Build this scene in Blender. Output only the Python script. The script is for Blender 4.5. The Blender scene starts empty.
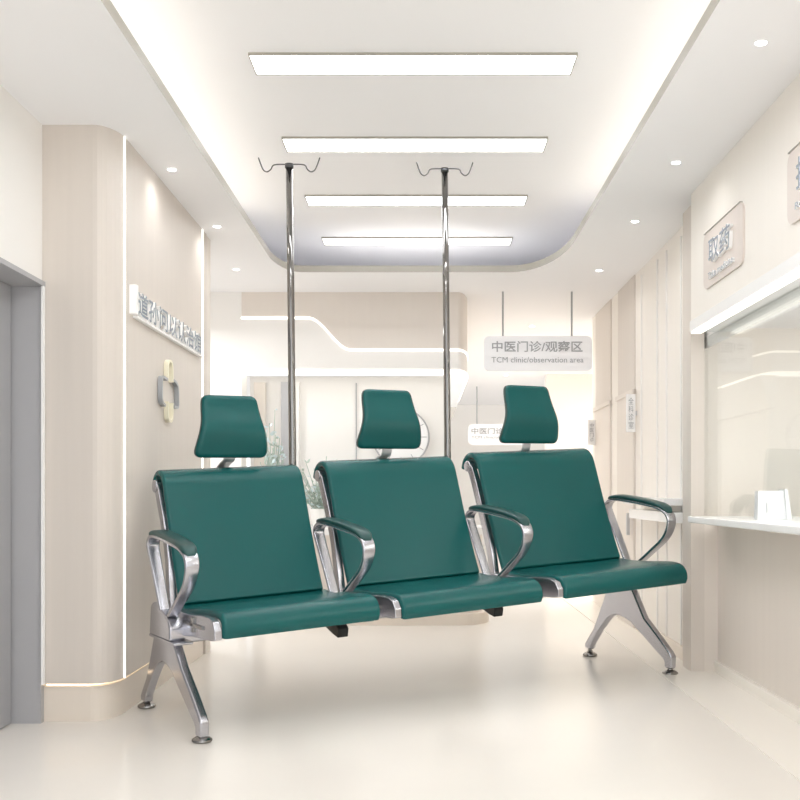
import bpy, bmesh, math, random
from mathutils import Vector, Matrix
random.seed(4)
S = bpy.context.scene
COL = S.collection
PI = math.pi

# ---------------------------------------------------------------- camera
CH = .733
cam = bpy.data.cameras.new('camera'); co = bpy.data.objects.new('camera', cam); COL.objects.link(co)
co.location = (0, 0, CH); co.rotation_euler = (PI/2, 0, 0)
cam.sensor_width = 36; cam.lens = 49.5; cam.shift_x = -23/800; cam.shift_y = 60/800
cam.clip_start = .05; cam.clip_end = 100
S.camera = co
# ---------------------------------------------------------------- world, exposure
w = bpy.data.worlds.new('world'); S.world = w; w.use_nodes = True
bg = w.node_tree.nodes['Background']; bg.inputs[0].default_value = (.94, .97, 1, 1); bg.inputs[1].default_value = 1.4
S.view_settings.view_transform = 'Standard'; S.view_settings.look = 'None'
S.view_settings.gamma = 1; S.view_settings.use_curve_mapping = False
S.view_settings.exposure = 0.44
# unseen fill lights added overhead along the corridor to even out the light
for y in (2.1, 1.2, .4, -.6, -1.7):
    l = bpy.data.lights.new('corridor_fill', 'AREA'); l.shape = 'RECTANGLE'; l.size = .9; l.size_y = .3; l.energy = 4.5; l.color = (.94, .97, 1)
    lo_ = bpy.data.objects.new('corridor_fill', l); COL.objects.link(lo_); lo_.location = (-.03, y, 2.08*(1-y/25.2)); lo_.visible_glossy = True
PANEL = 7.0; COVE = 2.6; STRIP = 1.3; GLOW = 1.6
S.cycles.max_bounces = 14; S.cycles.diffuse_bounces = 10

# fill lights added out of view to brighten the far corridor and left passage
for (x, y, z, rx, ry, e, sx) in ((1.5, 6.6, 1.25, 0, 0, 11, .5), (-1.25, 4.7, 1.35, 0, 0, 5, .3)):
    l = bpy.data.lights.new('passage_fill', 'AREA'); l.shape = 'RECTANGLE'; l.size = sx; l.size_y = sx; l.energy = e; l.color = (.96, .98, 1)
    lo_ = bpy.data.objects.new('passage_fill', l); COL.objects.link(lo_); lo_.location = (x, y, z)
# ---------------------------------------------------------------- materials
def nodes(name):
    m = bpy.data.materials.new(name); m.use_nodes = True
    nt = m.node_tree; return m, nt, nt.nodes['Principled BSDF']
def lin(c):
    return tuple(((v/255)/12.92 if v/255 <= .04045 else ((v/255+.055)/1.055)**2.4) for v in c) + (1,)
def mat(name, rgb, rough=.5, metal=0, spec=.5, noise=0, nscale=(1, 1, 1), bump=0, bscale=60, coat=0):
    m, nt, b = nodes(name)
    b.inputs['Base Color'].default_value = lin(rgb); b.inputs['Roughness'].default_value = rough
    b.inputs['Metallic'].default_value = metal; b.inputs['Specular IOR Level'].default_value = spec
    if coat: b.inputs['Coat Weight'].default_value = coat; b.inputs['Coat Roughness'].default_value = .15
    if noise or bump:
        tc = nt.nodes.new('ShaderNodeTexCoord'); mp = nt.nodes.new('ShaderNodeMapping')
        mp.inputs['Scale'].default_value = nscale; nt.links.new(tc.outputs['Object'], mp.inputs[0])
        n = nt.nodes.new('ShaderNodeTexNoise'); n.inputs['Scale'].default_value = 6; n.inputs['Detail'].default_value = 5
        nt.links.new(mp.outputs[0], n.inputs[0])
        if noise:
            r = nt.nodes.new('ShaderNodeMix'); r.data_type = 'RGBA'
            r.inputs[6].default_value = lin([min(255, c*(1-noise)) for c in rgb]); r.inputs[7].default_value = lin([min(255, c*(1+noise)) for c in rgb])
            nt.links.new(n.outputs[0], r.inputs[0]); nt.links.new(r.outputs[2], b.inputs['Base Color'])
        if bump:
            n2 = nt.nodes.new('ShaderNodeTexNoise'); n2.inputs['Scale'].default_value = bscale; nt.links.new(tc.outputs['Object'], n2.inputs[0])
            bp = nt.nodes.new('ShaderNodeBump'); bp.inputs['Strength'].default_value = bump; bp.inputs['Distance'].default_value = .002
            nt.links.new(n2.outputs[0], bp.inputs['Height']); nt.links.new(bp.outputs[0], b.inputs['Normal'])
    return m
def emit(name, rgb, s):
    m, nt, b = nodes(name); b.inputs['Base Color'].default_value = lin(rgb)
    b.inputs['Emission Color'].default_value = lin(rgb); b.inputs['Emission Strength'].default_value = s
    return m
def glass_mat():
    m = bpy.data.materials.new('glass'); m.use_nodes = True; nt = m.node_tree; nt.nodes.clear()
    o = nt.nodes.new('ShaderNodeOutputMaterial'); mx = nt.nodes.new('ShaderNodeMixShader')
    t = nt.nodes.new('ShaderNodeBsdfTransparent'); t.inputs[0].default_value = (.95, .96, .96, 1)
    g = nt.nodes.new('ShaderNodeBsdfGlossy'); g.inputs['Roughness'].default_value = .01
    f = nt.nodes.new('ShaderNodeFresnel'); ge = nt.nodes.new('ShaderNodeNewGeometry'); ma = nt.nodes.new('ShaderNodeMapRange')
    ma.inputs['To Min'].default_value = 1.25; ma.inputs['To Max'].default_value = 1/1.25
    nt.links.new(ge.outputs['Backfacing'], ma.inputs['Value']); nt.links.new(ma.outputs[0], f.inputs[0])
    nt.links.new(f.outputs[0], mx.inputs[0]); nt.links.new(t.outputs[0], mx.inputs[1]); nt.links.new(g.outputs[0], mx.inputs[2])
    nt.links.new(mx.outputs[0], o.inputs[0]); return m
M = {
 'ceil': mat('ceiling_paint', (243, 243, 245), .95, spec=.0), 'lip': mat('cove_edge_metal', (168, 164, 154), .4),
 'white': mat('white_paint', (240, 238, 235), .5), 'cream': mat('cream_panel', (240, 235, 228), .45, noise=.01, nscale=(6, 6, .3)),
 'beige': mat('beige_veneer', (215, 207, 199), .4, noise=.02, nscale=(7, 7, .25)),
 'beige2': mat('beige_counter_veneer', (224, 216, 208), .4, noise=.012, nscale=(5, 5, .3)),
 'floor': mat('floor_vinyl', (234, 229, 222), .2, noise=.012, nscale=(.5, .5, .5), spec=.4),
 'stripe': mat('floor_border', (243, 238, 230), .25),
 'plinth': mat('plinth', (232, 222, 210), .35), 'grey': mat('grey_door', (163, 163, 166), .35, noise=.01, nscale=(6, 6, .3)),
 'greyd': mat('grey_frame', (176, 176, 179), .35),
 'panel': emit('light_panel', (248, 251, 255), PANEL), 'cove': emit('cove_led', (255, 246, 228), COVE),
 'far_fill': emit('far_fill_glow', (255, 250, 240), 2.4), 'strip': emit('led_strip', (255, 252, 245), STRIP), 'glow': emit('warm_led', (255, 236, 205), GLOW),
 'booth': emit('booth_fill', (255, 253, 248), 4.2), 'panel_far': emit('light_panel_far', (255, 255, 255), 1.6),
 'steel': mat('frame_edge', (200, 200, 203), .3, .6),
 'glass': glass_mat(),
 'signboard': mat('signboard', (247, 247, 250), .3), 'signtext': mat('sign_lettering', (168, 170, 173), .5),
 'letter': mat('raised_letter_face', (140, 150, 162), .4, .1), 'letterside': mat('raised_letter_side', (250, 250, 250), .4),
 'plaque': mat('plaque', (220, 210, 203), .4), 'logo_cream': mat('logo_cream', (244, 238, 214), .4),
 'logo_grey': mat('logo_grey', (170, 172, 176), .35, .3), 'white_gloss': mat('white_gloss', (246, 246, 246), .2),
 'leaf': mat('pale_leaf', (176, 190, 180), .5, noise=.1), 'flower': mat('pale_blue_petal', (222, 236, 240), .5),
 'pot': mat('pot', (236, 234, 230), .35), 'soil': mat('soil', (110, 96, 84), .9),
 'leather': mat('green_leather', (19, 88, 87), .27, spec=.30, bump=.15, bscale=900),
 'leatherd': mat('dark_green_edge', (22, 62, 58), .4),
 'pad': mat('green_arm_pad', (26, 70, 68), .35),
 'alu': mat('cast_aluminium', (196, 196, 202), .27, 1, bump=.1, bscale=300),
 'chrome': mat('chrome', (140, 138, 136), .05, 1), 'iron': mat('leveller_metal', (150, 148, 145), .22, 1),
 'hook': mat('hook_wire', (96, 96, 98), .3, 1),
 'black': mat('black_plastic', (22, 22, 24), .4),
}
# ---------------------------------------------------------------- helpers
def link(name, bm, m, parent=None, smooth=False, bevel=0, seg=3):
    bmesh.ops.recalc_face_normals(bm, faces=bm.faces)
    me = bpy.data.meshes.new(name); bm.to_mesh(me); bm.free()
    o = bpy.data.objects.new(name, me); COL.objects.link(o)
    for mm in (m if isinstance(m, (list, tuple)) else [m]): me.materials.append(mm)
    if parent: o.parent = parent
    if smooth:
        for p in me.polygons: p.use_smooth = True
    if bevel:
        b = o.modifiers.new('bevel', 'BEVEL'); b.width = bevel; b.segments = seg; b.limit_method = 'ANGLE'; b.angle_limit = .6
        for p in me.polygons: p.use_smooth = True
        wn = o.modifiers.new('wn', 'WEIGHTED_NORMAL'); wn.keep_sharp = True
    return o
def struct(name, bm, m, parent=None, **k):
    o = link(name, bm, m, parent, **k)
    if parent is None: o['kind'] = 'structure'
    return o
def tag(o, label, cat, group=None):
    o['label'] = label; o['category'] = cat
    if group: o['group'] = group
    return o
def thing(name, label, cat, loc=(0, 0, 0), rz=0, group=None):
    o = bpy.data.objects.new(name, None); COL.objects.link(o); o.location = loc; o.rotation_euler = (0, 0, rz)
    o.empty_display_size = .1
    return tag(o, label, cat, group)
# the corridor narrows and its ceiling drops a little with distance; rp maps (X, y, Z) of a straight corridor to it
YV = 25.2
def rp(X, y, Z):
    t = 1 - y/YV
    return Vector((X*t, y, Z*t))
def floor_pt(X, y): 
    p = rp(X, y, 0); return (p.x, p.y, 0)
def hexa(bm, P, mi=0):          # 8 points: bottom 4, top 4
    v = [bm.verts.new(p) for p in P]
    for f in ((0, 3, 2, 1), (4, 5, 6, 7), (0, 1, 5, 4), (1, 2, 6, 5), (2, 3, 7, 6), (3, 0, 4, 7)):
        bm.faces.new([v[i] for i in f]).material_index = mi
def rbox(bm, X0, X1, y0, y1, Z0, Z1, mi=0):
    hexa(bm, [rp(X0, y0, Z0), rp(X1, y0, Z0), rp(X1, y1, Z0), rp(X0, y1, Z0), rp(X0, y0, Z1), rp(X1, y0, Z1), rp(X1, y1, Z1), rp(X0, y1, Z1)], mi)
def R(*a, mi=0):
    bm = bmesh.new(); rbox(bm, *a, mi=mi); return bm
def box(bm, x0, x1, y0, y1, z0, z1, mi=0):
    hexa(bm, [(x0, y0, z0), (x1, y0, z0), (x1, y1, z0), (x0, y1, z0), (x0, y0, z1), (x1, y0, z1), (x1, y1, z1), (x0, y1, z1)], mi)
def prism(bm, pts, f0, f1, mi=0):   # outline pts; f0/f1 map a 2-D point to the two end positions
    a = [bm.verts.new(f0(*p)) for p in pts]; b = [bm.verts.new(f1(*p)) for p in pts]
    bm.faces.new(a).material_index = mi; bm.faces.new(b[::-1]).material_index = mi
    n = len(pts)
    for i in range(n): bm.faces.new((a[i], a[(i+1) % n], b[(i+1) % n], b[i])).material_index = mi
def cyl(bm, p0, p1, r0, r1=None, n=20, mi=0):
    r1 = r0 if r1 is None else r1
    p0 = Vector(p0); p1 = Vector(p1); d = (p1-p0).normalized()
    a = d.orthogonal().normalized(); b = d.cross(a)
    A = [bm.verts.new(p0+(a*math.cos(2*PI*i/n)+b*math.sin(2*PI*i/n))*r0) for i in range(n)]
    B = [bm.verts.new(p1+(a*math.cos(2*PI*i/n)+b*math.sin(2*PI*i/n))*r1) for i in range(n)]
    bm.faces.new(A[::-1]).material_index = mi; bm.faces.new(B).material_index = mi
    for i in range(n): bm.faces.new((A[i], A[(i+1) % n], B[(i+1) % n], B[i])).material_index = mi
def lathe(bm, c, prof, n=28, mi=0):   # prof: (r, z)
    rings = []
    for r, z in prof: rings.append([bm.verts.new((c[0]+r*math.cos(2*PI*i/n), c[1]+r*math.sin(2*PI*i/n), c[2]+z)) for i in range(n)])
    bm.faces.new(rings[0][::-1]).material_index = mi; bm.faces.new(rings[-1]).material_index = mi
    for A, B in zip(rings, rings[1:]):
        for i in range(n): bm.faces.new((A[i], A[(i+1) % n], B[(i+1) % n], B[i])).material_index = mi
def crom(P, k=8, closed=False):
    P = [Vector(p) for p in P]; n = len(P); out = []
    rng = range(n) if closed else range(n-1)
    for i in rng:
        p1, p2 = P[i], P[(i+1) % n]
        p0 = P[(i-1) % n] if closed or i > 0 else p1*2-p2
        p3 = P[(i+2) % n] if closed or i < n-2 else p2*2-p1
        for j in range(k):
            t = j/k
            out.append(.5*((2*p1)+(-p0+p2)*t+(2*p0-5*p1+4*p2-p3)*t*t+(-p0+3*p1-3*p2+p3)*t**3))
    if not closed: out.append(P[-1])
    return out
def tube(bm, P, r, n=12, mi=0):
    P = [Vector(p) for p in P]; rings = []; up = None
    for i, p in enumerate(P):
        d = (P[min(i+1, len(P)-1)]-P[max(i-1, 0)]).normalized()
        a = d.orthogonal().normalized() if up is None else (up - d*up.dot(d)).normalized()
        up = a; b = d.cross(a); rr = r(i/(len(P)-1)) if callable(r) else r
        rings.append([bm.verts.new(p+(a*math.cos(2*PI*j/n)+b*math.sin(2*PI*j/n))*rr) for j in range(n)])
    bm.faces.new(rings[0][::-1]).material_index = mi; bm.faces.new(rings[-1]).material_index = mi
    for A, B in zip(rings, rings[1:]):
        for j in range(n): bm.faces.new((A[j], A[(j+1) % n], B[(j+1) % n], B[j])).material_index = mi
def sweep(bm, P, sec, closed=False, axis=Vector((1, 0, 0)), scale=None, mi=0):
    """P in the (y,z) plane; sec: list of (a along axis, b along in-plane normal)"""
    rings = []; n = len(P); N = len(sec)
    for i, p in enumerate(P):
        q0 = P[(i-1) % n] if closed or i > 0 else p; q1 = P[(i+1) % n] if closed or i < n-1 else p
        d = (q1-q0).normalized(); nn = axis.cross(d).normalized(); s = scale(i/(n-1)) if scale else 1
        rings.append([bm.verts.new(p+axis*a*s+nn*b) for a, b in sec])
    m = n if closed else n-1
    for i in range(m):
        A, B = rings[i], rings[(i+1) % n]
        for j in range(N): bm.faces.new((A[j], A[(j+1) % N], B[(j+1) % N], B[j])).material_index = mi
    if not closed: bm.faces.new(rings[0][::-1]).material_index = mi; bm.faces.new(rings[-1]).material_index = mi
def rrect(w, h, r, k=4):
    o = []
    for cx, cy, a0 in ((w/2-r, h/2-r, 0), (-w/2+r, h/2-r, 90), (-w/2+r, -h/2+r, 180), (w/2-r, -h/2+r, 270)):
        for i in range(k+1):
            a = math.radians(a0+90*i/k); o.append((cx+r*math.cos(a), cy+r*math.sin(a)))
    return o
def text_bm(txt, size, depth, f, offset=0, bold=0.0, space=1.0, fit=None, side_mi=0):
    """text mesh; f(s, t, d) maps text coordinates (right, up, outwards) to world; fit = (width, height) stretches it"""
    cu = bpy.data.curves.new('t', 'FONT'); cu.body = txt; cu.size = size; cu.align_x = 'CENTER'; cu.align_y = 'CENTER'
    cu.offset = bold; cu.extrude = depth/2; cu.space_character = space; cu.resolution_u = 3
    to = bpy.data.objects.new('t', cu); COL.objects.link(to)
    dg = bpy.context.evaluated_depsgraph_get(); me = bpy.data.meshes.new_from_object(to.evaluated_get(dg))
    bpy.data.objects.remove(to); bpy.data.curves.remove(cu)
    bm = bmesh.new(); bm.from_mesh(me); bpy.data.meshes.remove(me)
    bm.normal_update()
    for fc in bm.faces: fc.material_index = side_mi if abs(fc.normal.z) < .5 else 0
    x0 = min(v.co.x for v in bm.verts); x1 = max(v.co.x for v in bm.verts); y0 = min(v.co.y for v in bm.verts); y1 = max(v.co.y for v in bm.verts)
    for v in bm.verts:
        s, t, d = v.co
        if fit: s = (s-(x0+x1)/2)/(x1-x0)*fit[0]; t = (t-(y0+y1)/2)/(y1-y0)*fit[1]
        v.co = f(s, t, d+depth/2)
    return bm

# ================================================================ SETTING
ZC = 1.90; ZU = 2.13; YB = -3.0
bm = bmesh.new(); box(bm, -4, 4, YB, 12, -.1, 0); struct('floor', bm, M['floor'])
bm = bmesh.new(); box_pts = [floor_pt(.955, YB), floor_pt(1.22, YB), floor_pt(1.18, 7.6), floor_pt(.955, 7.6)]
hexa(bm, [Vector(p) for p in box_pts]+[Vector(p)+Vector((0, 0, .003)) for p in box_pts]); struct('trim_1', bm, M['stripe'])

# lower ceiling ring with rounded cove opening
def cove_loop(grow=0, far=0, y1=4.74, XL=-.765, XR=.705):
    pts = []; y1 += far
    def arc(cx, cy, r, a0, a1, k=10):
        for i in range(k+1):
            a = math.radians(a0+(a1-a0)*i/k); pts.append((cx+r*math.cos(a), cy+r*math.sin(a)))
    g = grow; rl = .12+g*.5; rr = .24+g*.5
    pts.append((XL-g, YB+.6)); pts.append((XL-g, 1.5)); 
    for i in range(1, 9):
        a = math.radians(180-90*i/8); pts.append((XL-g+rl+rl*math.cos(a), y1+g-rl*2.4+rl*2.4*math.sin(a)))
    for i in range(0, 11):
        a = math.radians(90-90*i/10); pts.append((XR+g-rr+rr*math.cos(a), y1+g-rr*2+rr*2*math.sin(a)))
    pts.append((XR+g, 1.5)); pts.append((XR+g, YB+.6))
    return pts
def ring_slab(name, loop, outer, z0, z1, m):
    bm = bmesh.new()
    cx = sum(p[0] for p in loop)/len(loop); cy = 1.5
    X0, X1, Y0, Y1 = outer
    out = []
    for (x, y) in loop:
        dx, dy = x-cx, y-cy; s = 1e9
        if dx > 1e-6: s = min(s, (X1-cx)/dx)
        if dx < -1e-6: s = min(s, (X0-cx)/dx)
        if dy > 1e-6: s = min(s, (Y1-cy)/dy)
        if dy < -1e-6: s = min(s, (Y0-cy)/dy)
        out.append([cx+dx*s, cy+dy*s])
    # snap the nearest points on to the outer corners
    for c in ((X0, Y0), (X1, Y0), (X0, Y1), (X1, Y1)):
        k = min(range(len(out)), key=lambda i: (out[i][0]-c[0])**2+(out[i][1]-c[1])**2); out[k] = list(c)
    L = []
    for z in (z0, z1):
        L.append([bm.verts.new(rp(x, y, z)) for x, y in loop]); L.append([bm.verts.new(rp(x, y, z)) for x, y in out])
    n = len(loop)
    for i in range(n):
        j = (i+1) % n
        bm.faces.new((L[0][i], L[1][i], L[1][j], L[0][j])); bm.faces.new((L[2][j], L[3][j], L[3][i], L[2][i]))
        f = bm.faces.new((L[0][j], L[2][j], L[2][i], L[0][i])); f.material_index = 1
        bm.faces.new((L[1][i], L[3][i], L[3][j], L[1][j]))
    return struct(name, bm, m)
ring_slab('ceiling', cove_loop(), (-3.2, 3.2, YB, 12), ZC, ZC+.035, [M['ceil'], M['lip']])
struct('trim_2', R(-1.15, 1.1, YB+.3, 5.8, ZU, ZU+.06), M['ceil'])                          # raised inner ceiling
# cove sides that join the two levels
lo = cove_loop(.27, .62); bm = bmesh.new()
A = [bm.verts.new(rp(x, y, ZC+.03)) for x, y in lo]; B = [bm.verts.new(rp(x, y, ZU+.01)) for x, y in lo]
lo2 = cove_loop(.285, .62)
C_ = [bm.verts.new(rp(x, y, ZC+.03)) for x, y in lo2]; D_ = [bm.verts.new(rp(x, y, ZU+.01)) for x, y in lo2]
n = len(lo)
for i in range(n):
    j = (i+1) % n
    bm.faces.new((A[i], A[j], B[j], B[i])); bm.faces.new((C_[j], C_[i], D_[i], D_[j])); bm.faces.new((A[j], A[i], C_[i], C_[j])); bm.faces.new((B[i], B[j], D_[j], D_[i]))
struct('trim_3', bm, M['ceil'])
# LED ribbon lying on the ledge behind the lip
for side, X in ((0, -.765-.09), (1, .705+.09)):
    tag(link('cove_light_strip', R(X-.015, X+.015, YB+.6, 4.45 if side == 0 else 4.3, ZC+.036, ZC+.045), M['cove']),
        'warm light ribbon on the ledge along the %s edge of the ceiling recess' % ('left', 'right')[side], 'light strip')

tag(link('cove_light_strip', R(-.45, .40, 4.84, 4.87, ZC+.036, ZC+.045), M['far_fill']),  # extra ribbon added to brighten the far end of the recess
    'added fill light ribbon on the ledge along the far edge of the ceiling recess', 'light strip')
# ---- left side
struct('wall_left', R(-1.36, -1.21, YB, 3.07, 1.395, ZC), M['white'])
bm = bmesh.new()                                       # door recess: head, far jamb and back
rbox(bm, -1.45, -1.362, YB, 3.2, 0, ZC)
struct('wall_left', bm, M['white'])
struct('trim_4', R(-1.36, -1.21, 3.06, 3.16, 0, 1.384), M['greyd'])
struct('trim_5', R(-1.36, -1.20, YB, 3.075, 1.385, 1.40), M['greyd'])
d = struct('door_1', R(-1.34, -1.30, 1.95, 3.05, 0.004, 1.383), M['grey'])
for y in (2.93,):
    struct('door_trim', R(-1.302, -1.297, y, y+.008, .02, 1.37), M['greyd'], d)
struct('door_handle', R(-1.30, -1.275, 2.05, 2.07, .55, .75), M['steel'], d)
# beige column with a rounded corner
def column(bm, X0, X1, y0, y1, r, Z0, Z1, inset=0, mi=0):
    X1 -= inset; y0 += inset
    pts = [(X0, y0), ]
    for i in range(9):
        a = math.radians(-90+90*i/8); pts.append((X1-r+r*math.cos(a), y0+r*1.5+r*1.5*math.sin(a)))
    pts += [(X1, y1-inset), (X0, y1-inset)]
    prism(bm, pts, lambda x, y: rp(x, y, Z0), lambda x, y: rp(x, y, Z1), mi)
bm = bmesh.new(); column(bm, -1.6, -.98, 3.07, 4.16, .07, .123, ZC)
o = struct('wall_column_left', bm, M['beige'], smooth=False)
bm = bmesh.new(); column(bm, -1.6, -.98, 3.07, 4.16, .07, .0, .112, .012); struct('baseboard_left', bm, M['plinth'])
bm = bmesh.new(); column(bm, -1.6, -.98, 3.07, 4.16, .07, .112, .123, .03); struct('trim_6', bm, M['glow'])
# vertical light slots in the column side
for i, y in enumerate((3.155, 4.085)):
    o = link('light_slot', R(-.981, -.977, y, y+.006 if i == 0 else y+.01, .124, ZC-.002), M['strip'])
    tag(o, ('bright vertical light line in beige column, nearer one left of the raised lettering', 'bright vertical light line at the far end of the beige column')[i], 'light strip', None)
struct('trim_26', R(-1.206, -1.199, 3.052, 3.066, 0.124, 1.384), M['white_gloss'])
# back wall left of the reception block
struct('wall_back', R(-2.4, -1.06, 5.12, 5.24, 0, ZC), M['white'])
struct('trim_7', R(-1.6, -.985, 4.16, 4.24, 0, ZC), M['beige2'])
struct('wall_side_left', R(-2.4, -2.3, 4.2, 5.2, 0, ZC), M['white'])

# ---- reception block (bulkhead)
def curveZ(X):      # lower edge of the beige part
    a, b = -.67, -.42
    if X < a: return 1.744
    if X > b: return 1.556
    t = (X-a)/(b-a); t = t*t*(3-2*t); return 1.744+(1.556-1.744)*t
X0, X1, R0 = -1.06, .275, .07
path = [(X0+(X1-R0-X0)*i/60, 5.12) for i in range(61)]+[(X1-R0+R0*math.sin(a), 5.12+R0*4*(1-math.cos(a))) for a in [PI/2*i/10 for i in range(1, 11)]]+[(X1, 6.4)]
def facade(z0f, z1f, off, m, name, back=.12):
    bm = bmesh.new(); ra = []
    for x, y in path:
        # outward offset: towards -y on the front, +X on the side
        k = min(1, max(0, (x-(X1-R0))/R0)); px_, py_ = x+off*k, y-off*(1-k)
        qx, qy = x-back*k, y+back*(1-k)
        if y > 6.3: qy = y
        ra.append([bm.verts.new(rp(px_, py_, z0f(x))), bm.verts.new(rp(px_, py_, z1f(x))), bm.verts.new(rp(qx, qy, z1f(x))), bm.verts.new(rp(qx, qy, z0f(x)))])
    for A, B in zip(ra, ra[1:]):
        for j in range(4): bm.faces.new((A[j], A[(j+1) % 4], B[(j+1) % 4], B[j]))
    bm.faces.new(ra[0][::-1]); bm.faces.new(ra[-1])
    return struct(name, bm, m)
facade(lambda x: curveZ(x)+.012, lambda x: ZC, 0, M['beige2'], 'trim_8')
facade(lambda x: 1.446, lambda x: curveZ(x), 0, M['white'], 'trim_9')
facade(lambda x: curveZ(x), lambda x: curveZ(x)+.012, .004, M['strip'], 'trim_10')
facade(lambda x: 1.436, lambda x: 1.446, .004, M['strip'], 'trim_11')
struct('wall_reception', R(-1.06, .15, 5.32, 5.42, 0, 1.44), M['white'])
struct('trim_13', R(-1.03, -.96, 5.29, 5.32, 0, 1.40), M['beige2'])
struct('trim_14', R(-.86, -.80, 5.27, 5.32, 0, 1.40), M['greyd'])
struct('trim_15', R(-.80, -.755, 5.29, 5.32, 0, 1.40), M['white'])
struct('trim_16', R(-.412, -.405, 5.312, 5.32, 0, 1.40), M['greyd'])
# tapered white bracket below the round end
bm = bmesh.new()
prism(bm, [(.155, 1.436), (.262, 1.436), (.20, 1.24), (.155, 1.24)], lambda x, z: rp(x, 5.2, z), lambda x, z: rp(x, 6.2, z))
struct('trim_17', bm, M['white_gloss'])
struct('wall_inner', R(.09, .149, 5.42, 9.3, 0, 1.44), M['white'])
# far end
struct('wall_far', R(-1.5, 3.0, 9.3, 9.4, 0, ZC), M['white'])
struct('wall_right_far', R(1.227, 3.0, 7.6, 7.7, 0, ZC), M['cream'])
struct('wall_right_end', R(2.6, 2.7, 5.6, 7.7, 0, ZC), M['cream'])

# ---- right side
bm = bmesh.new(); rbox(bm, 1.14, 1.3, 3.962, 5.72, 0, ZC); struct('wall_right', bm, M['cream'])
struct('wall_right_return', R(1.3, 2.7, 5.6, 5.72, 0, ZC), M['cream'])
struct('trim_18', R(1.09, 1.145, 3.80, 3.90, 0, ZC), M['beige'])            # beige pier
# two veneer door bays in the cream wall
for k, (y0, y1) in enumerate(((4.78, 5.10), (5.26, 5.62))):
    dd = struct('door_%d' % (k+2), R(1.128, 1.142, y0, y1, .004, 1.26), M['beige2'])
    struct('door_frame', R(1.12, 1.13, y0-.015, y1+.015, 1.26, 1.285), M['beige2'], dd)
    struct('door_handle', R(1.10, 1.118, y0+.03, y0+.042, .5, .62), M['steel'], dd)
    struct('trim_%d' % (19+k), R(1.134, 1.141, y0, y1, 1.285, ZC-.002), M['beige'])
o = link('light_slot', R(1.13, 1.139, 5.14, 5.22, .05, ZC-.03), M['cream'])
bpy.data.objects.remove(o)
for i, y in enumerate((4.06, 4.26, 4.40, 4.66)): struct('trim_%d' % (22+i), R(1.134, 1.141, y, y+.012, .06, ZC-.04), M['white'])
struct('baseboard_right', R(1.125, 1.14, 3.962, 4.72, 0, .06), M['plinth'])
# handrail ledge on the cream wall
h = thing('wall_ledge', 'white double ledge rail on the cream wall behind the right armrest', 'rail', rp(1.1, 4.3, 0))
def loc(bm, o):
    for v in bm.verts: v.co -= o.location
    return bm
link('rail', loc(R(1.03, 1.14, 3.965, 4.62, .675, .705), h), M['white_gloss'], h)
link('lower_rail', loc(R(1.06, 1.14, 3.965, 4.62, .60, .645), h), M['white_gloss'], h)

struct('trim_27', R(1.145, 1.20, 3.80, 3.885, 0, .60), M['beige2'])
# pharmacy-style counter with glass
bm = bmesh.new(); rbox(bm, 1.05, 1.22, YB, 3.68, 1.40, ZC); struct('wall_right_fascia', bm, M['cream'])
struct('trim_30', R(1.045, 1.17, YB, 3.68, 1.36, 1.40), M['white_gloss'])
struct('trim_31', R(1.050, 1.085, YB, 3.675, 1.352, 1.36), M['strip'])
struct('trim_32', R(1.156, 1.165, YB, 3.89, 1.32, 1.40), M['white'])
struct('wall_counter', R(1.20, 1.26, YB, 3.885, .045, .60), M['beige2'])
struct('baseboard_counter', R(1.185, 1.26, YB, 3.885, 0, .045), M['stripe'])
tag(link('service_counter', R(1.05, 1.62, 1.0, 3.72, .612, .637), M['white_gloss'], bevel=.004), 'long white counter slab below the glass screen', 'counter')
struct('trim_33', R(1.19, 1.26, YB, 3.885, .60, .612), M['plinth'])
struct('window_1', R(1.145, 1.153, 1.0, 3.89, .6375, 1.36), M['glass'])
struct('wall_booth_back', R(2.05, 2.12, 0.6, 4.2, 0, ZC), M['cream'])
struct('wall_booth_end', R(1.15, 2.1, 3.90, 3.96, 0, ZC), M['cream'])
struct('wall_booth_low', R(1.9, 2.05, 0.6, 3.9, 0, .95), M['white'])
struct('trim_34', R(1.25, 2.1, 0.6, 3.9, 1.42, 1.46), M['ceil'])
bl = link('booth_fill_panel', R(1.4, 1.8, 1.6, 3.2, 1.405, 1.419), M['booth']); tag(bl, 'added white glowing fill panel inside the booth behind the glass', 'ceiling light')  # glowing panel added to brighten the interior behind the glass
t = thing('counter_screen', 'small pale grey screen with a white edge standing on the white counter', 'screen', rp(1.20, 3.3, .637))
bm = bmesh.new(); prism(bm, [(1.155, .638), (1.255, .638), (1.245, .737), (1.157, .737)], lambda x, z: rp(x, 3.3, z), lambda x, z: rp(x, 3.33, z)); link('screen_back', loc(bm, t), M['signboard'], t)
bm = bmesh.new(); prism(bm, [(1.255, .638), (1.270, .638), (1.255, .742), (1.245, .742)], lambda x, z: rp(x, 3.29, z), lambda x, z: rp(x, 3.34, z)); link('screen_edge', loc(bm, t), M['white_gloss'], t)
bm = bmesh.new(); prism(bm, [(1.186, .66), (1.193, .66), (1.193, .695), (1.186, .695)], lambda x, z: rp(x, 3.295, z), lambda x, z: rp(x, 3.3, z)); link('label_mark', loc(bm, t), M['white_gloss'], t)

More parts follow.
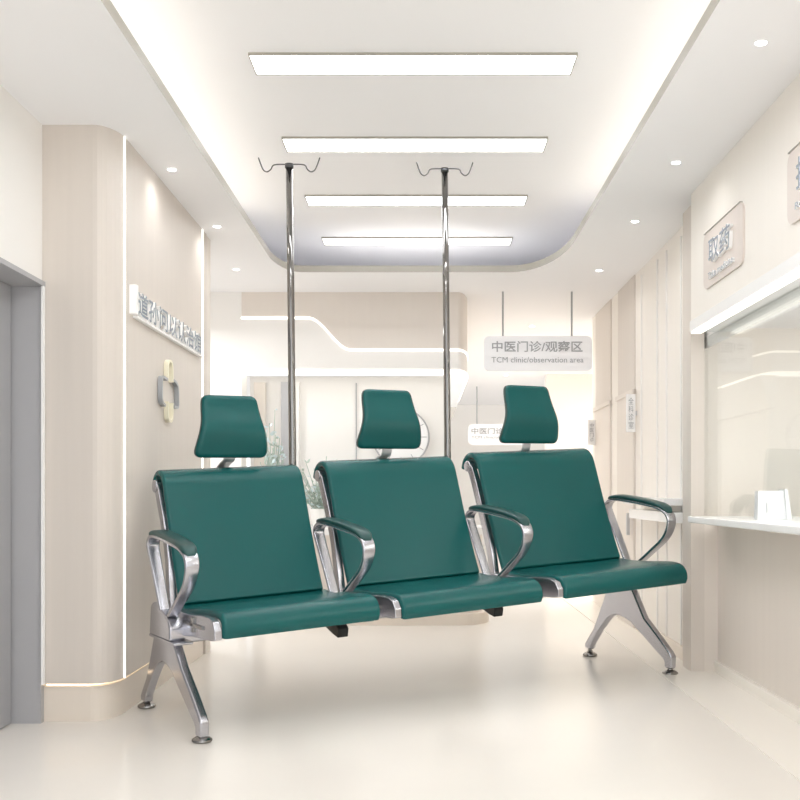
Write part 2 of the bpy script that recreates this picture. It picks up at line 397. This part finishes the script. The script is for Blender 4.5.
# ================================================================ CEILING LAMPS
def yat(v, Z): return (Z-CH)/((460-v)/1100+Z/YV)
LP = [(53, 72, 'nearest and widest'), (137, 150, 'second from the front'), (195, 204, 'third from the front'), (237, 244, 'farthest and shortest-looking')]
for v0, v1, nm in LP:
    y0, y1 = yat(v0, ZU), yat(v1, ZU)
    lt = thing('ceiling_light', 'long white rectangular ceiling panel lamp, %s of the four' % nm, 'ceiling light', rp(-.03, (y0+y1)/2, ZU), group='panel lamps in the ceiling recess')
    link('diffuser', loc(R(-.552, .488, y0, y1, ZU-.006, ZU), lt), M['panel_far' if v0 > 230 else 'panel'], lt)
    bm = bmesh.new(); e = .004
    for a in ((-.552-e, .488+e, y0-e, y0), (-.552-e, .488+e, y1, y1+e), (-.552-e, -.552, y0, y1), (.488, .488+e, y0, y1)): rbox(bm, *a, ZU-.009, ZU)
    link('frame', loc(bm, lt), M['lip'], lt)
def xat(u, y): return (u-423)*y/1100/(1-y/YV)
DL = [(172, 169, 'nearest on the left, above the beige column'), (217, 226, 'second on the left, above the far end of the beige column'), (236, 269, 'farthest on the left, in front of the reception bulkhead'),
      (761, 42, 'largest and nearest, at the upper right'), (676, 162, 'second from the front on the right side'), (635, 221, 'third from the front on the right side'), (599, 270, 'fourth on the right, beside the far corner of the ceiling recess'),
      (532, 326, 'seen just above the near hanging sign'), (506, 375, 'seen just below the near hanging sign')]
for u, v, nm in DL:
    y = yat(v, ZC); X = xat(u, y); c = rp(X, y, ZC)
    lt = thing('downlight', 'small round white downlight, %s' % nm, 'downlight', c, group='round downlights in the lower ceiling')
    bm = bmesh.new(); lathe(bm, (0, 0, 0), [(.0125, -.004), (.0125, .001)]); link('lamp', bm, M['panel'], lt)
    sp = bpy.data.lights.new('downlight_lamp', 'SPOT'); sp.energy = 1.0 if y < 5.5 else 10; sp.spot_size = math.radians(160); sp.spot_blend = 1; sp.shadow_soft_size = .03; sp.color = (1, .985, .96)
    so = bpy.data.objects.new('downlight_lamp', sp); COL.objects.link(so); so.location = (0, 0, -.012); so.parent = lt
    bm = bmesh.new(); lathe(bm, (0, 0, 0), [(.0155, -.002), (.0155, .002)]); link('trim_ring', bm, M['white_gloss'], lt)

# ================================================================ SIGNS
def hanging(label, y, ul, ur, vt, vb, rods, rod_top, t1, t2, th):
    s = y/1100
    def wx(u): return (u-423)*s
    def wz(v): return CH-(v-460)*s
    r = thing('hanging_sign', label, 'sign', (wx((ul+ur)/2), y, wz(vb)))
    bm = bmesh.new(); cx, cz = (wx(ul)+wx(ur))/2, (wz(vt)+wz(vb))/2
    prism(bm, [(cx+a, cz+b) for a, b in rrect(wx(ur)-wx(ul), wz(vt)-wz(vb), 5*s)], lambda a, b: Vector((a, y, b)), lambda a, b: Vector((a, y+.02, b)))
    link('sign_board', loc(bm, r), M['signboard'], r)
    for u in rods:
        zt = rp(0, y, ZC).z
        bm = bmesh.new(); cyl(bm, (wx(u), y+.01, wz(vt)), (wx(u), y+.01, zt), .0045); link('rod', loc(bm, r), M['signtext'], r)
    for txt, u0, u1, v0, v1, b in (t1, t2):
        f = lambda s_, t_, d_, U=(u0+u1)/2, V_=(v0+v1)/2: Vector((wx(U)+s_, y-d_*.4-.0005, wz(V_)+t_))
        bm = text_bm(txt, .1, .004, f, bold=b, fit=(wx(u1)-wx(u0), wz(v0)-wz(v1))); link('lettering', loc(bm, r), M['signtext'], r)
hanging('large pale hanging clinic sign on two thin rods above the right headrest', 5.1, 484, 592, 336, 371, (503, 572), 292,
        ('中医门诊/观察区', 492, 582.5, 341, 352, .0012), ('TCM clinic/observation area', 491.5, 583.5, 357, 362.5, 0), 0)
hanging('small distant hanging sign, partly hidden behind the right headrest', 8.2, 468, 534, 424, 445, (477, 525), 400,
        ('中医门诊/观察区', 471.5, 530, 428, 434, .001), ('TCM clinic/observation area', 471.5, 530, 436, 438.5, 0), 0)
def blade(label, y, u0, u1, v0, v1, txt):
    s = y/1100
    def wx(u): return (u-423)*s
    def wz(v): return CH-(v-460)*s
    r = thing('blade_sign', label, 'sign', (wx(u1), y, wz(v1)))
    bm = bmesh.new(); box(bm, wx(u0), wx(u1), y, y+.012, wz(v0), wz(v1)); link('sign_board', loc(bm, r), M['white_gloss'], r)
    bm = bmesh.new(); box(bm, wx(u1)-.001, max(wx(u1)+.004, 1.14*(1-y/YV)), y+.003, y+.009, wz((v0+v1)/2)-.01, wz((v0+v1)/2)+.01)
    link('wall_bracket', loc(bm, r), M['steel'], r)
    n = len(txt); H_ = (v1-v0-6)/n; bmx = bmesh.new()
    for i, ch in enumerate(txt):
        vc_ = v0+3+H_*(i+.5)
        f = lambda s_, t_, d_: Vector((wx((u0+u1)/2)+s_, y-d_*.4-.0005, wz(vc_)+t_))
        b2 = text_bm(ch, .03, .003, f, fit=((u1-u0-3)*s*.85, H_*s*.85)); me = bpy.data.meshes.new('x'); b2.to_mesh(me); b2.free(); bmx.from_mesh(me); bpy.data.meshes.remove(me)
    link('lettering', loc(bmx, r), M['signtext'], r)
blade('narrow vertical white blade sign on the right wall, nearer and taller of the two', 4.75, 626.5, 635.5, 394, 432, '全科诊室')
blade('narrow vertical white blade sign beside the right seat back, farther and smaller', 5.6, 588, 595.5, 420, 445, '中医门诊')

# raised lettering on the left column
r = thing('wall_lettering', 'row of raised silver letters with white sides on the beige column', 'lettering', rp(-.98, 3.65, 1.3))
yc, zc = 3.635, 1.375
bm = text_bm('道孙问以认治馆', .1, .014, lambda s_, t_, d_: rp(-.979+d_*.99, yc+s_*1.0, zc+t_), bold=.0016, fit=(.78, .085), side_mi=1)
link('characters', loc(bm, r), [M['letter'], M['letterside']], r)
bm = bmesh.new()
link('lower_rail', loc(R(-.979, -.963, yc-.40, yc+.40, zc-.054, zc-.047), r), M['letterside'], r)
link('end_block', loc(R(-.979, -.955, yc-.435, yc-.415, zc-.047, zc+.05), r), M['letterside'], r)
# cross emblem
r = thing('wall_emblem', 'cream and grey medical cross emblem raised on the beige column', 'emblem', rp(-.98, 3.6, 1.0))
ey, ez = 3.60, 1.115
def em(pts, d, closed, m, nm, w_=.009):
    P = crom([(0, a, b) for a, b in pts], 6, closed)
    bm = bmesh.new(); sweep(bm, P, [(-.001, -w_/2), (.016, -w_/2), (.016, w_/2), (-.001, w_/2)], closed)
    for v in bm.verts: v.co = rp(-.978+v.co.x, ey+v.co.y, ez+v.co.z)
    link(nm, loc(bm, r), m, r)
em([(-.028, .04), (-.03, .095), (-.015, .115), (.012, .115), (.026, .095), (.028, .04)], 0, False, M['logo_cream'], 'upper_loop')
em([(-.028, -.04), (-.028, -.09), (-.015, -.11), (.012, -.11), (.026, -.09), (.028, -.04)], 0, False, M['logo_cream'], 'lower_loop')
em([(-.035, .042), (-.07, .045), (-.095, .04), (-.10, 0), (-.095, -.045), (-.06, -.058)], 0, False, M['logo_grey'], 'left_bracket')
em([(.035, .05), (.07, .045), (.095, .03), (.10, -.01), (.095, -.048), (.045, -.05)], 0, False, M['logo_grey'], 'right_bracket')
# plaques on the right fascia
def plaque(label, y0, y1, z0, z1, chs, eng):
    r = thing('wall_plaque', label, 'plaque', rp(1.05, (y0+y1)/2, z0))
    bm = bmesh.new()
    prism(bm, [((y0+y1)/2+a, (z0+z1)/2+b) for a, b in rrect(y1-y0, z1-z0, .035)], lambda a, b: rp(1.051, a, b), lambda a, b: rp(1.043, a, b)); link('plate', loc(bm, r), M['plaque'], r)
    bm = bmesh.new(); rbox(bm, 1.040, 1.05, y0+.02, y1-.01, z1-.003, z1); link('top_edge', loc(bm, r), M['lip'], r)
    yc = (y0+y1)/2
    bm = text_bm(chs, .1, .012, lambda s_, t_, d_: rp(1.043-d_, yc-s_, (z0+z1)/2+.015+t_), bold=.001, fit=(.21, .088), side_mi=1); link('characters', loc(bm, r), [M['letter'], M['letterside']], r)
    bm = text_bm(eng, .1, .008, lambda s_, t_, d_: rp(1.043-d_, yc-s_, z0+.035+t_), bold=.0004, fit=(.24, .024), side_mi=1); link('lettering', loc(bm, r), [M['letter'], M['letterside']], r)
plaque('beige wall plaque with two raised characters above the near end of the pier', 3.14, 3.52, 1.48, 1.688, '取药', 'Take medicine')
plaque('beige wall plaque cut off by the right edge of the picture', 2.42, 2.80, 1.49, 1.70, '挂号', 'Registration')

# ================================================================ RECEPTION FURNITURE
r = thing('reception_desk', 'pale rounded reception desk partly hidden behind the middle seats', 'desk', (-.1, 5.0, 0))
def rounded(bm, x0, x1, y0, y1, z0, z1, rad):
    cx, cy = (x0+x1)/2, (y0+y1)/2
    prism(bm, [(cx+a, cy+b) for a, b in rrect(x1-x0, y1-y0, rad, 10)], lambda a, b: Vector((a, b, z0)), lambda a, b: Vector((a, b, z1)))
bm = bmesh.new(); rounded(bm, -.75, .30, 4.87, 5.2, 0, .05, .15); link('plinth', loc(bm, r), M['plinth'], r)
bm = bmesh.new(); rounded(bm, -.72, .27, 4.89, 5.2, .05, .40, .14); link('body', loc(bm, r), M['beige2'], r)
bm = bmesh.new(); rounded(bm, -.75, .30, 4.87, 5.2, .40, .43, .15); link('desk_top', loc(bm, r), M['white_gloss'], r)
r = thing('wall_disc', 'large round white wall disc behind the middle headrest', 'wall decoration', rp(-.13, 5.31, .97))
s = 5.3/1100; cx, cz = (401-423)*s, CH-(437-460)*s
bm = bmesh.new(); cyl(bm, (cx, rp(0, 5.318, 0).y, cz), (cx, 5.30, cz), 27*s, n=48); link('disc', loc(bm, r), M['white_gloss'], r)
bm = bmesh.new(); tube(bm, [(cx+28*s*math.cos(2*PI*i/48), 5.30, cz+28*s*math.sin(2*PI*i/48)) for i in range(49)], .004, 6); link('rim', loc(bm, r), M['greyd'], r)
for i in range(12):
    bm = bmesh.new(); a = 2*PI*i/12; tube(bm, [(cx+q*s*math.cos(a), 5.299, cz+q*s*math.sin(a)) for q in (20, 26)], .002, 5); link('tick_mark', loc(bm, r), M['greyd'], r)
# plants on the desk
def plant(label, x, y, z, h, wd, mats, seed, nst, nlf):
    rnd = random.Random(seed)
    r = thing('potted_plant', label, 'plant', (x, y, z))
    bm = bmesh.new(); lathe(bm, (0, 0, 0), [(.035, 0), (.045, .02), (.05, .08), (.047, .08), (.044, .07)]); link('pot', bm, M['pot'], r)
    st = bmesh.new(); lf = bmesh.new()
    for i in range(nst):
        a = rnd.uniform(0, 2*PI); q = rnd.uniform(.1, 1)**.6*wd; H_ = h*rnd.uniform(.6, 1)*(1-.4*(q/wd)**2)
        P = crom([(0, 0, .07), (q*.3*math.cos(a), q*.3*math.sin(a)*.5, H_*.5), (q*math.cos(a), q*math.sin(a)*.5, H_)], 5)
        tube(st, P, .0018, 5)
        for k in range(nlf):
            p = P[rnd.randrange(4, len(P))]; d = Vector((rnd.uniform(-1, 1), rnd.uniform(-1, 1), rnd.uniform(-.2, 1))).normalized(); L = rnd.uniform(.015, .035)
            n_ = d.orthogonal().normalized(); s2 = d.cross(n_)
            vs = [lf.verts.new(p), lf.verts.new(p+d*L*.5+s2*L*.28+n_*.002), lf.verts.new(p+d*L), lf.verts.new(p+d*L*.5-s2*L*.28+n_*.002)]
            lf.faces.new(vs).material_index = rnd.randrange(len(mats))
    link('stems', st, M['leaf'], r); link('foliage', lf, mats, r)
plant('tall plant with pale blue flowers behind the left headrest', -.685, 5.0, .43, .56, .06, [M['flower'], M['flower'], M['leaf']], 3, 26, 9)
plant('low spreading plant with grey green leaves between the left and middle seats', -.47, 5.06, .43, .34, .15, [M['leaf'], M['flower'], M['leaf']], 5, 40, 7)

# ================================================================ THE BENCH
ROLL = .035
bench = thing('waiting_bench', 'three seat hospital waiting bench with green padded seats, armrests, headrests and two drip poles', 'bench', (.013, 3.51, 0), .55)
def rr_(u): return ROLL*u
def lay(bm):                  # the beam rises a little to the right: lift everything with u
    for v in bm.verts: v.co.z += ROLL*v.co.x
    return bm
SEATS = [(-.800, -.334, -.60), (-.262, .240, -.042), (.324, .852, .540)]
BACKS = [(-.805, -.354, -.017), (-.266, .222, -.009), (.318, .838, 0)]
SEAT_TOP = [(.045, .350), (-.02, .3465), (-.10, .349), (-.18, .355), (-.235, .357), (-.272, .350), (-.292, .330), (-.297, .306), (-.290, .288)]
BACK = [(.040, .345), (.060, .385), (.095, .462), (.130, .545), (.160, .625), (.180, .678), (.193, .707), (.213, .725), (.240, .727), (.261, .711), (.269, .686)]
def pad(u0, u1, prof, th, nm, flip):
    P = crom([(0, a, b) for a, b in prof], 5); w_ = u1-u0
    sec = rrect(w_, th, th*.42, 4)
    bm = bmesh.new(); sweep(bm, [p+Vector(((u0+u1)/2, 0, 0)) for p in P], [(a, b-th/2*flip) for a, b in sec])
    o = link(nm, lay(bm), M['leather'], bench, smooth=True)
    e = o.modifiers.new('b', 'BEVEL'); e.width = th*.3; e.segments = 3; e.limit_method = 'ANGLE'; e.angle_limit = 1.2
    w2 = o.modifiers.new('wn', 'WEIGHTED_NORMAL')
    return o
def plate(bm, pts, u0, u1, mi=0):
    prism(bm, pts, lambda a, b: Vector((u0, a, b)), lambda a, b: Vector((u1, a, b)), mi)
def side_frame(uc, dz=0, up=0):
    """cast L bracket: seat rail with a raised cross and the post behind the back"""
    bm = bmesh.new(); u0, u1 = uc-.011, uc+.011
    plate(bm, [(.11, .338), (.03, .338), (-.10, .340), (-.19, .349), (-.245, .349), (-.272, .340), (-.287, .320), (-.288, .294), (-.262, .290), (-.12, .284), (.03, .266), (.11, .264)], u0, u1)
    P = crom([(uc, .062, .30), (uc, .085, .40), (up, .130, .49), (up, .168, .58), (up, .198, .65+dz), (up, .220, .690+dz), (up, .236, .702+dz)], 5)
    sweep(bm, P, [(-.011, -.016), (.011, -.016), (.011, .014), (-.011, .014)], scale=None)
    o = link('side_frame', lay(bm), M['alu'], bench, bevel=.004)
    bm = bmesh.new(); uf = uc-.0125
    box(bm, uf-.004, uf+.004, -.140, -.120, .297, .338); box(bm, uf-.004, uf+.004, -.205, -.060, .312, .322)
    # rim lines of the casting
    lay(bm); link('raised_cross', bm, M['iron'], o, bevel=.0015)  # darker metal stands in for the shade of a recessed relief
    bm = bmesh.new(); cyl(bm, (up-.014, .234, .700+dz), (up+.012, .234, .700+dz), .019, n=24); lay(bm)
    link('end_cap', bm, M['alu'], o, bevel=.003)
for (u0, u1, hc) in SEATS:
    pad(u0, u1, [(a, b+(.008 if u0 < -.5 and a < -.05 else 0)) for a, b in SEAT_TOP], .024, 'seat', -1)
    b0, b1, dz = BACKS[[q[0] for q in SEATS].index(u0)]
    pad(b0, b1, [(a, b+dz*(b-.345)/.38) for a, b in BACK], .020, 'backrest', -1)
    side_frame(u0-.011, dz, b0+.004); side_frame(b1-.008, dz, b1-.008)
# main beam with stretchers
bm = bmesh.new(); box(bm, -.85, .86, .05, .105, .236, .268); link('beam', lay(bm), M['alu'], bench, bevel=.006)
for u in (-.31, .268):
    bm = bmesh.new(); plate(bm, [(.12, .262), (.02, .262), (-.018, .232), (-.012, .205), (.02, .212), (.11, .24)], u-.016, u+.02); lay(bm)
    link('beam_clamp', bm, M['black'], bench, bevel=.003)
    bm = bmesh.new(); box(bm, u-.02, u+.02, -.03, .11, .262, .335); link('hub', lay(bm), M['alu'], bench, bevel=.005)
# armrests
ARM = [(.035, .325), (.085, .415), (.132, .495), (.147, .530), (.122, .554), (.06, .557), (-.06, .546), (-.132, .535), (-.173, .515), (-.183, .480), (-.155, .430), (-.09, .380), (-.02, .330)]
def arm(u, dz=0):
    bm = bmesh.new(); P = crom([(u, a, b+dz*(b-.325)/.23) for a, b in ARM], 7)
    sec = rrect(.044, .011, .005, 3)
    sweep(bm, P, sec, scale=lambda t: 1.0-.32*abs(2*t-1)**1.6)
    o = link('armrest', lay(bm), M['alu'], bench, smooth=True)
    b = bmesh.new()
    Pp = [Vector((u, a, c+dz)) for a, c in ((.132, .558), (.115, .566), (.06, .569), (-.06, .558), (-.130, .547), (-.160, .536), (-.178, .522))]
    Pp = crom(Pp, 5); n = len(Pp); rings = []
    for i, p in enumerate(Pp):
        t = i/(n-1); wdt = .0235*(1-.55*abs(2*t-1)**5); th = .0085*(1-.6*abs(2*t-1)**6)
        ring = []
        for j in range(16):
            a_ = 2*PI*j/16; ca, sa = math.cos(a_), math.sin(a_)
            ring.append(b.verts.new(p+Vector((wdt*math.copysign(abs(ca)**.5, ca), 0, th*math.copysign(abs(sa)**.7, sa)-.002))))
        rings.append(ring)
    for A, B in zip(rings, rings[1:]):
        for j in range(16): b.faces.new((A[j], A[(j+1) % 16], B[(j+1) % 16], B[j]))
    b.faces.new(rings[0][::-1]); b.faces.new(rings[-1])
    q = link('arm_pad', lay(b), M['pad'], o, smooth=True); q['label'] = 'dark green arm pad'
ARMS = (-.845, -.312, .262, .882)
for u, dz in zip(ARMS, (-.012, -.010, -.003, 0)): arm(u, dz)
# legs
def leg(u, drop, k, vf, vr, kt=1.0, tw=.027):
    o_ = [(.112, .266), (.150, .190), (.185, .128), (.228, .080), (.240, .066), (.240, .048), (.201, .048), (.196, .068), (.150, .120), (.110, .160), (.078, .184), (.045, .194), (.005, .190), (-.035, .178), (-.095, .144), (-.175, .096),
          (-.218, .072), (-.227, .062), (-.228, .042), (-.264, .042), (-.266, .085), (-.252, .100), (-.190, .148), (-.117, .200), (-.048, .266)]
    o_ = [(p[0]*(kt if p[1] > .2 else k), p[1] if p[1] > .2 else p[1]-drop) for p in o_]
    bm = bmesh.new(); plate(bm, o_, u-tw/2, u+tw/2)
    for v in bm.verts: v.co.z += ROLL*u
    o = link('leg', bm, M['alu'], bench, bevel=.007, seg=4)
    for s_, vv in ((0, vr), (1, vf)):
        zt = .046-drop+ROLL*u
        bm = bmesh.new(); lathe(bm, (u, vv, 0), [(.024, 0), (.027, .004), (.026, .008), (.018, .013), (.010, .017), (.0085, .021), (.0085, zt)]); link('leveling_foot', bm, M['iron'], o, smooth=False)
    # upper hub where armrest, seat rail and leg meet
    bm = bmesh.new(); plate(bm, [(.130, .262), (.118, .345), (.100, .358), (.070, .350), (.0, .332), (-.030, .322), (-.05, .300), (-.05, .264)], u-.022, u+.026)
    link('hub', lay(bm), M['alu'], bench, bevel=.007, seg=4)
    bm = bmesh.new(); box(bm, u-.022, u+.035, -.085, .132, .256, .264); link('leg_flange', lay(bm), M['alu'], bench, bevel=.003)
leg(-.840, 0.0, 1.0, -.2455, .2205); leg(.840, .050, .90, -.2215, .1985, .68)
# headrests
def headrest(uc, dz, k=1.0):
    uc += .017; W0, W1 = .087*k, .121*k; z0, z1 = .866-.096*k+dz, .866+.096*k+dz; n = 20; m_ = 24
    out = []
    # outline in (u, w) with rounded corners
    corners = [(-W1, z0, .030), (W1, z0, .030), (W0, z1, .022), (-W0, z1, .022)]
    for i, (a, b, rd) in enumerate(corners):
        p = Vector((a, b)); pp = Vector(corners[i-1][:2]); pn = Vector(corners[(i+1) % 4][:2])
        A = p+(pp-p).normalized()*rd; B = p+(pn-p).normalized()*rd
        for k in range(7):
            t = k/6; out.append(A*(1-t)**2+p*2*t*(1-t)+B*t*t)
    # concave sides: dense outline, pinch a bit at the upper middle
    dense = []
    for i in range(len(out)):
        a, b = out[i], out[(i+1) % len(out)]; k = max(1, int((b-a).length/.008))
        for j in range(k): dense.append(a.lerp(b, j/k))
    cz = (z0+z1)/2
    def vf(z): 
        t = (z-z0)/(z1-z0); return .212-.030*math.exp(-((t-.42)/.34)**2)+.010*t
    def pinch(p):
        t = (p.y-z0)/(z1-z0); return Vector((p.x*(1-.035*math.exp(-((t-.60)/.22)**2)), p.y))
    bm = bmesh.new(); K = 12; c = Vector((0, cz))
    layers = []
    for side, dv in ((0, -.012), (1, .012)):
        rings = []
        for k in range(K, 0, -1):
            rings.append([bm.verts.new((uc+q.x, vf(q.y)+dv*(1 if k < K else .55), q.y)) for q in [pinch(c+(p-c)*(k/K if k < K else 1.0)) if k < K else pinch(p) for p in dense]])
        layers.append(rings)
        for A, B in zip(rings, rings[1:]):
            for j in range(len(A)): bm.faces.new((A[j], A[(j+1) % len(A)], B[(j+1) % len(A)], B[j])).material_index = 0
        ce = bm.verts.new((uc, vf(cz)+dv, cz)); L = rings[-1]
        for j in range(len(L)): bm.faces.new((L[j], L[(j+1) % len(L)], ce))
    A, B = layers[0][0], layers[1][0]
    for j in range(len(A)): bm.faces.new((A[j], A[(j+1) % len(A)], B[(j+1) % len(A)], B[j])).material_index = 1
    for v in bm.verts: v.co.z += ROLL*uc
    o = link('headrest', bm, [M['leather'], M['leatherd']], bench, smooth=True)
    bm = bmesh.new()
    P = crom([(uc, .216, .80+dz), (uc, .214, .772+dz), (uc, .222, .752), (uc, .250, .742), (uc, .285, .722), (uc, .290, .68)], 5)
    sweep(bm, P, [(-.018, -.003), (.018, -.003), (.018, .003), (-.018, .003)])
    for v in bm.verts: v.co.z += ROLL*uc
    q = link('headrest_bracket', bm, M['steel'], o, bevel=.0015); q['label'] = 'silver curved bracket'
for (u0, u1, hc), dz, k in zip(SEATS, (-.010, .004, .012), (1.0, 1.03, 1.09)): headrest(hc, dz, k)
# drip poles
def pole(u, top):
    v = .283; zt = top; bm = bmesh.new()
    P = [Vector((u+.016, v, .20)), Vector((u+.012, v, .75)), Vector((u+.006, v, 1.3)), Vector((u, v, zt))]
    tube(bm, P, lambda t: .0125 if t < .5 else .0115, 20)
    for q in bm.verts: q.co.z += ROLL*u
    o = link('drip_pole', bm, M['chrome'], bench, smooth=True)
    bm = bmesh.new()
    for s_ in (-1, 1):
        hp = [(0, 0), (.045, .0), (.062, -.004), (.070, -.016), (.084, -.024), (.098, -.018), (.108, .0), (.117, .022)]
        P = crom([(u+s_*a*.85*math.cos(.55), v-s_*a*.85*math.sin(.55), zt+.004+b) for a, b in hp], 5); tube(bm, P, .0022, 8)
    cyl(bm, (u, v, zt-.008), (u, v, zt+.006), .014)
    for q in bm.verts: q.co.z += ROLL*u
    link('hanging_hooks', bm, M['hook'], o, smooth=True)
    bm = bmesh.new(); box(bm, u-.02, u+.03, .05, .30, .232, .262); lay(bm); link('pole_bracket', bm, M['black'], o, bevel=.003)
pole(-.351, 1.700); pole(.248, 1.748)
